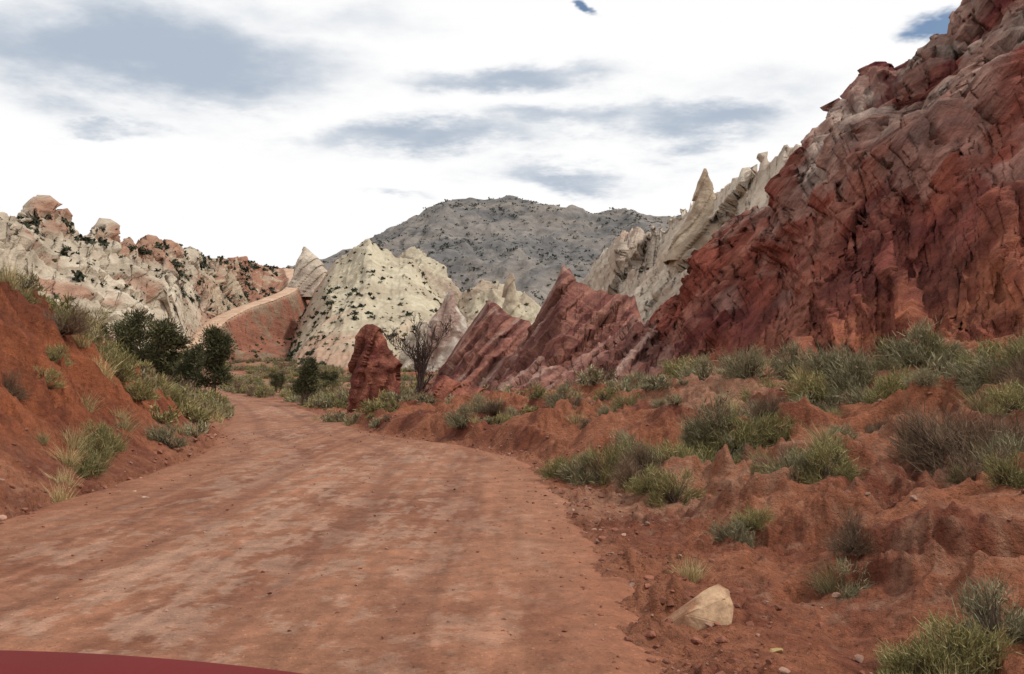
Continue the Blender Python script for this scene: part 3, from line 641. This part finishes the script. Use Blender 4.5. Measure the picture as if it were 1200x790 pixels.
# pale slab in the foreground
bm=bmesh.new()
pts=[(-.27,-.06,.0),(-.26,.05,.02),(-.20,-.12,-.04),(-.12,-.12,.09),(-.05,-.03,.15),(.04,.05,.19),(.16,.09,.235),(.23,.04,.20),(.25,-.05,.12),(.21,-.12,.02),(.05,-.15,-.04),(-.1,.12,.0),(.2,.14,.0),(.06,-.14,.055),(-.02,-.10,.12),(.17,-.07,.17)]
vs=[bm.verts.new((p[0]*.92,p[1],p[2]*1.15)) for p in pts];bmesh.ops.convex_hull(bm,input=vs)
bmesh.ops.delete(bm,geom=[v for v in bm.verts if not v.link_faces],context='VERTS')
bmesh.ops.bevel(bm,geom=bm.edges[:],offset=.006,segments=2,affect='EDGES')
bmesh.ops.triangulate(bm,faces=bm.faces[:])
bmesh.ops.subdivide_edges(bm,edges=bm.edges[:],cuts=2,use_grid_fill=True)
bmesh.ops.triangulate(bm,faces=bm.faces[:])
bm.verts.index_update();V=np.array([v.co[:] for v in bm.verts])
tri=np.array([[v.index for v in f.verts] for f in bm.faces if len(f.verts)==3]);bm.free()
V=V*(1+.05*fbm(V[:,0]*9,V[:,1]*9,V[:,2]*9,3))[:,None]
x,d=219/F*6.75,6.75;z=float(ground_z(np.array([x]),np.array([d]))[0])
cc=mix((.46,.30,.185),(.28,.14,.082),ss(-.05,.25,fbm(V[:,0]*6,V[:,1]*6,V[:,2]*6,4)))
make('pale_sandstone_slab',V+[x,d,z+.06],tri,cc,M_stone,False)
rock('pale_stone',-443,14.2,.09,(.45,.33,.24));rock('pale_stone',-430,13.6,.07,(.42,.3,.22));rock('pale_stone',-520,12.6,.07,(.4,.25,.18));rock('pale_stone',310,6.1,.05,(.4,.28,.13))

# ------------------------------------------------------------------ red car (only the hood tip enters the view)
car=bpy.data.objects.new('red_car',None);scene.collection.objects.link(car)
paint=pmat('red_paint',(.13,.008,.007),.6,0,0,.08);glass=pmat('dark_glass',(.02,.025,.03),.08);rub=pmat('rubber',(.02,.02,.02),.9);chrome=pmat('chrome',(.6,.6,.6),.2,1.);lamp=pmat('lamp_glass',(.7,.7,.65),.1)
CX=-1.04
def loft(name,st,mat,cxx=CX,hw=.86):
    k=61;Vv=[]
    for (y,zt,zb,w,inn) in st:
        for j in range(k):
            s=-1+2*j/(k-1)
            t=abs(s)
            if t<.72: xx=s/.72*(w-inn);zz=zt-.035*(s/.72)**2
            else:
                q=(t-.72)/.28;xx=np.sign(s)*((w-inn)+inn*min(1,math.sin(q*math.pi/2)*1.0));zz=(zt-.035)+(zb-zt+.035)*q**1.6
            bow=.1*(xx/hw)**2 if y>1.2 else 0
            Vv.append((cxx+xx,y-bow,zz))
    Vv=np.array(Vv);Fq=gridf(len(st),k)
    ob=make(name,Vv,Fq,None,mat,True,car)
    bmm=bmesh.new();bmm.from_mesh(ob.data);bmm.verts.ensure_lookup_table()
    for r0 in (0,(len(st)-1)*k): bmm.faces.new([bmm.verts[r0+j] for j in range(k)])
    bmesh.ops.recalc_face_normals(bmm,faces=bmm.faces[:]);bmm.to_mesh(ob.data);bmm.free()
    return ob
loft('body',[(2.02,.62,.4,.80,.05),(2.05,.9,.36,.83,.06),(2.03,1.03,.34,.84,.08),(1.99,1.115,.34,.845,.09),(1.93,1.165,.33,.85,.1),(1.85,1.19,.33,.855,.1),(1.7,1.205,.33,.86,.1),(1.2,1.23,.33,.86,.1),(.3,1.25,.33,.86,.1),(-.2,1.26,.33,.86,.08),(-1.5,1.24,.33,.86,.06),(-2.5,1.2,.33,.85,.06),(-2.62,1.05,.36,.82,.06),(-2.64,.6,.4,.8,.05)],paint)
loft('cabin_glass',[(-.25,1.22,1.1,.78,.06),(-.5,1.42,1.1,.76,.1),(-.8,1.60,1.1,.73,.14),(-2.0,1.62,1.1,.73,.14),(-2.45,1.22,1.1,.76,.08)],glass)
loft('roof',[(-.78,1.61,1.56,.66,.06),(-.95,1.67,1.58,.68,.06),(-1.8,1.68,1.58,.68,.06),(-2.02,1.63,1.57,.66,.06)],paint)
for i,(wx,wy) in enumerate([(CX-.81,1.25),(CX+.81,1.25),(CX-.81,-1.75),(CX+.81,-1.75)]):
    bpy.ops.mesh.primitive_cylinder_add(radius=.35,depth=.22,vertices=40,location=(wx,wy,.38),rotation=(0,math.pi/2,0));o=bpy.context.object;o.name='wheel_%d'%(i+1);o.data.materials.append(rub);o.parent=car
    bv=o.modifiers.new('b','BEVEL');bv.width=.04;bv.segments=3
    bpy.ops.mesh.primitive_cylinder_add(radius=.2,depth=.24,vertices=24,location=(wx,wy,.38),rotation=(0,math.pi/2,0));o=bpy.context.object;o.name='hub_%d'%(i+1);o.data.materials.append(chrome);o.parent=car
for i,sx in enumerate((CX-.56,CX+.56)):
    bpy.ops.mesh.primitive_uv_sphere_add(radius=.1,location=(sx,1.97,.8),scale=(1.2,.5,.9));o=bpy.context.object;o.name='headlamp_%d'%(i+1);o.data.materials.append(lamp);o.parent=car
bpy.ops.mesh.primitive_cube_add(size=1,location=(CX,2.02,.5));o=bpy.context.object;o.scale=(1.5,.12,.12);o.name='bumper';o.data.materials.append(chrome);o.parent=car
bv=o.modifiers.new('b','BEVEL');bv.width=.03;bv.segments=3

# ------------------------------------------------------------------ camera
cam=bpy.data.cameras.new('camera');co=bpy.data.objects.new('camera',cam);scene.collection.objects.link(co)
co.location=(0,0,EYE);co.rotation_euler=(math.pi/2,0,0);cam.lens=35;cam.sensor_width=36;cam.shift_y=45/1200;cam.clip_start=.05;cam.clip_end=20000
scene.camera=co

# ------------------------------------------------------------------ light & sky
AZ,EL=math.radians(98),math.radians(52)
sd=Vector((math.sin(AZ)*math.cos(EL),math.cos(AZ)*math.cos(EL),math.sin(EL)))
sl=bpy.data.lights.new('sun','SUN');sl.energy=2.4;sl.angle=math.radians(3);sl.color=(1,.95,.86)
so=bpy.data.objects.new('sun',sl);scene.collection.objects.link(so);so.rotation_euler=sd.to_track_quat('Z','Y').to_euler()
wd=bpy.data.worlds.new('World');scene.world=wd;wd.use_nodes=True;nt=wd.node_tree;N=nt.nodes;L=nt.links;N.clear()
out=N.new('ShaderNodeOutputWorld');sky=N.new('ShaderNodeTexSky');sky.sky_type='NISHITA';sky.sun_disc=False;sky.sun_elevation=EL;sky.sun_rotation=AZ
bg1=N.new('ShaderNodeBackground');bg1.inputs[1].default_value=.1;L.new(sky.outputs[0],bg1.inputs[0])
tc=N.new('ShaderNodeTexCoord');sx=N.new('ShaderNodeSeparateXYZ');L.new(tc.outputs['Generated'],sx.inputs[0])
def M(op,a,b=None,c=None):
    n=N.new('ShaderNodeMath');n.operation=op
    for i,v in enumerate((a,b,c)):
        if v is None: continue
        if isinstance(v,(int,float)): n.inputs[i].default_value=v
        else: L.new(v,n.inputs[i])
    return n.outputs[0]
az=M('ARCTAN2',sx.outputs[0],sx.outputs[1]);el=M('ARCSINE',sx.outputs[2])
zz=M('ADD',M('MAXIMUM',sx.outputs[2],0.),.12)
cv=N.new('ShaderNodeCombineXYZ');L.new(M('DIVIDE',sx.outputs[0],zz),cv.inputs[0]);L.new(M('DIVIDE',sx.outputs[1],zz),cv.inputs[1])
def NZ(sc,det,ro=.55,off=0):
    m=N.new('ShaderNodeVectorMath');m.operation='ADD';m.inputs[1].default_value=(off,off*.7,off*.3);L.new(cv.outputs[0],m.inputs[0])
    t=N.new('ShaderNodeTexNoise');t.inputs['Scale'].default_value=sc;t.inputs['Detail'].default_value=det;t.inputs['Roughness'].default_value=ro;L.new(m.outputs[0],t.inputs[0]);return t
nA=NZ(1.5,6,.62);sA=N.new('ShaderNodeSeparateColor');L.new(nA.outputs['Color'],sA.inputs[0])
n4=NZ(3.5,5,.62,1.1).outputs[0];n3=NZ(.8,2,.5,3.1).outputs[0]
azd=M('ADD',az,M('MULTIPLY',M('SUBTRACT',sA.outputs[0],.5),.26));eld=M('ADD',el,M('MULTIPLY',M('SUBTRACT',sA.outputs[1],.5),.13))
def blob(b,e,wb,we,soft=1.):
    a0=math.atan(b/F);e0=math.atan(e/math.hypot(b,F))
    u=M('MULTIPLY',M('SUBTRACT',azd,a0),F/wb);v=M('MULTIPLY',M('SUBTRACT',eld,e0),F/we)
    return M('MULTIPLY',M('EXPONENT',M('MULTIPLY',M('ADD',M('MULTIPLY',u,u),M('MULTIPLY',v,v)),-1.)),soft)
g=None
for bl in [(-430,385,220,58,1.1),(-330,335,130,22,.7),(-460,308,60,14,.7),(0,340,120,20,.95),(-90,272,150,22,1.0),(50,285,120,18,.75),(210,290,110,24,.95),(60,234,95,17,.9),(-130,210,45,9,.6),(-270,285,60,12,.4),(300,335,130,30,.45),(-250,440,180,30,.5)]:
    v=blob(*bl);g=v if g is None else M('MAXIMUM',g,v)
def MR(v,a,b,c,d):
    n=N.new('ShaderNodeMapRange');n.interpolation_type='SMOOTHSTEP';L.new(v,n.inputs[0])
    for i,k in enumerate((a,b,c,d)): n.inputs[i+1].default_value=k
    return n.outputs[0]
g=M('MULTIPLY',g,MR(n3,.25,.6,.75,1.15))
gm=MR(M('ADD',g,M('MULTIPLY',M('SUBTRACT',n4,.5),.8)),.15,1.1,0,1)
beh=M('MULTIPLY',MR(sx.outputs[2],.42,.6,0,1),MR(n3,.5,.68,0,.8))
gm=M('MAXIMUM',gm,beh)
cm=N.new('ShaderNodeMix');cm.data_type='RGBA';L.new(gm,cm.inputs[0]);cm.inputs[6].default_value=(1.0,1.0,1.0,1);cm.inputs[7].default_value=(.45,.52,.62,1)
bg2=N.new('ShaderNodeBackground');L.new(cm.outputs[2],bg2.inputs[0]);bg2.inputs[1].default_value=1.0
blue=M('MAXIMUM',blob(570,445,70,18,1.2),blob(98,440,14,12,1.0))
hi_gap=M('MULTIPLY',MR(sx.outputs[2],.45,.65,0,1),MR(n4,.55,.65,0,1))
bm_=M('MAXIMUM',MR(blue,.3,.9,0,1),hi_gap)
ms=N.new('ShaderNodeMixShader');L.new(bm_,ms.inputs[0]);L.new(bg2.outputs[0],ms.inputs[1]);L.new(bg1.outputs[0],ms.inputs[2]);L.new(ms.outputs[0],out.inputs[0])
scene.view_settings.view_transform='Standard';scene.view_settings.look='None';scene.view_settings.exposure=0
tick('done')
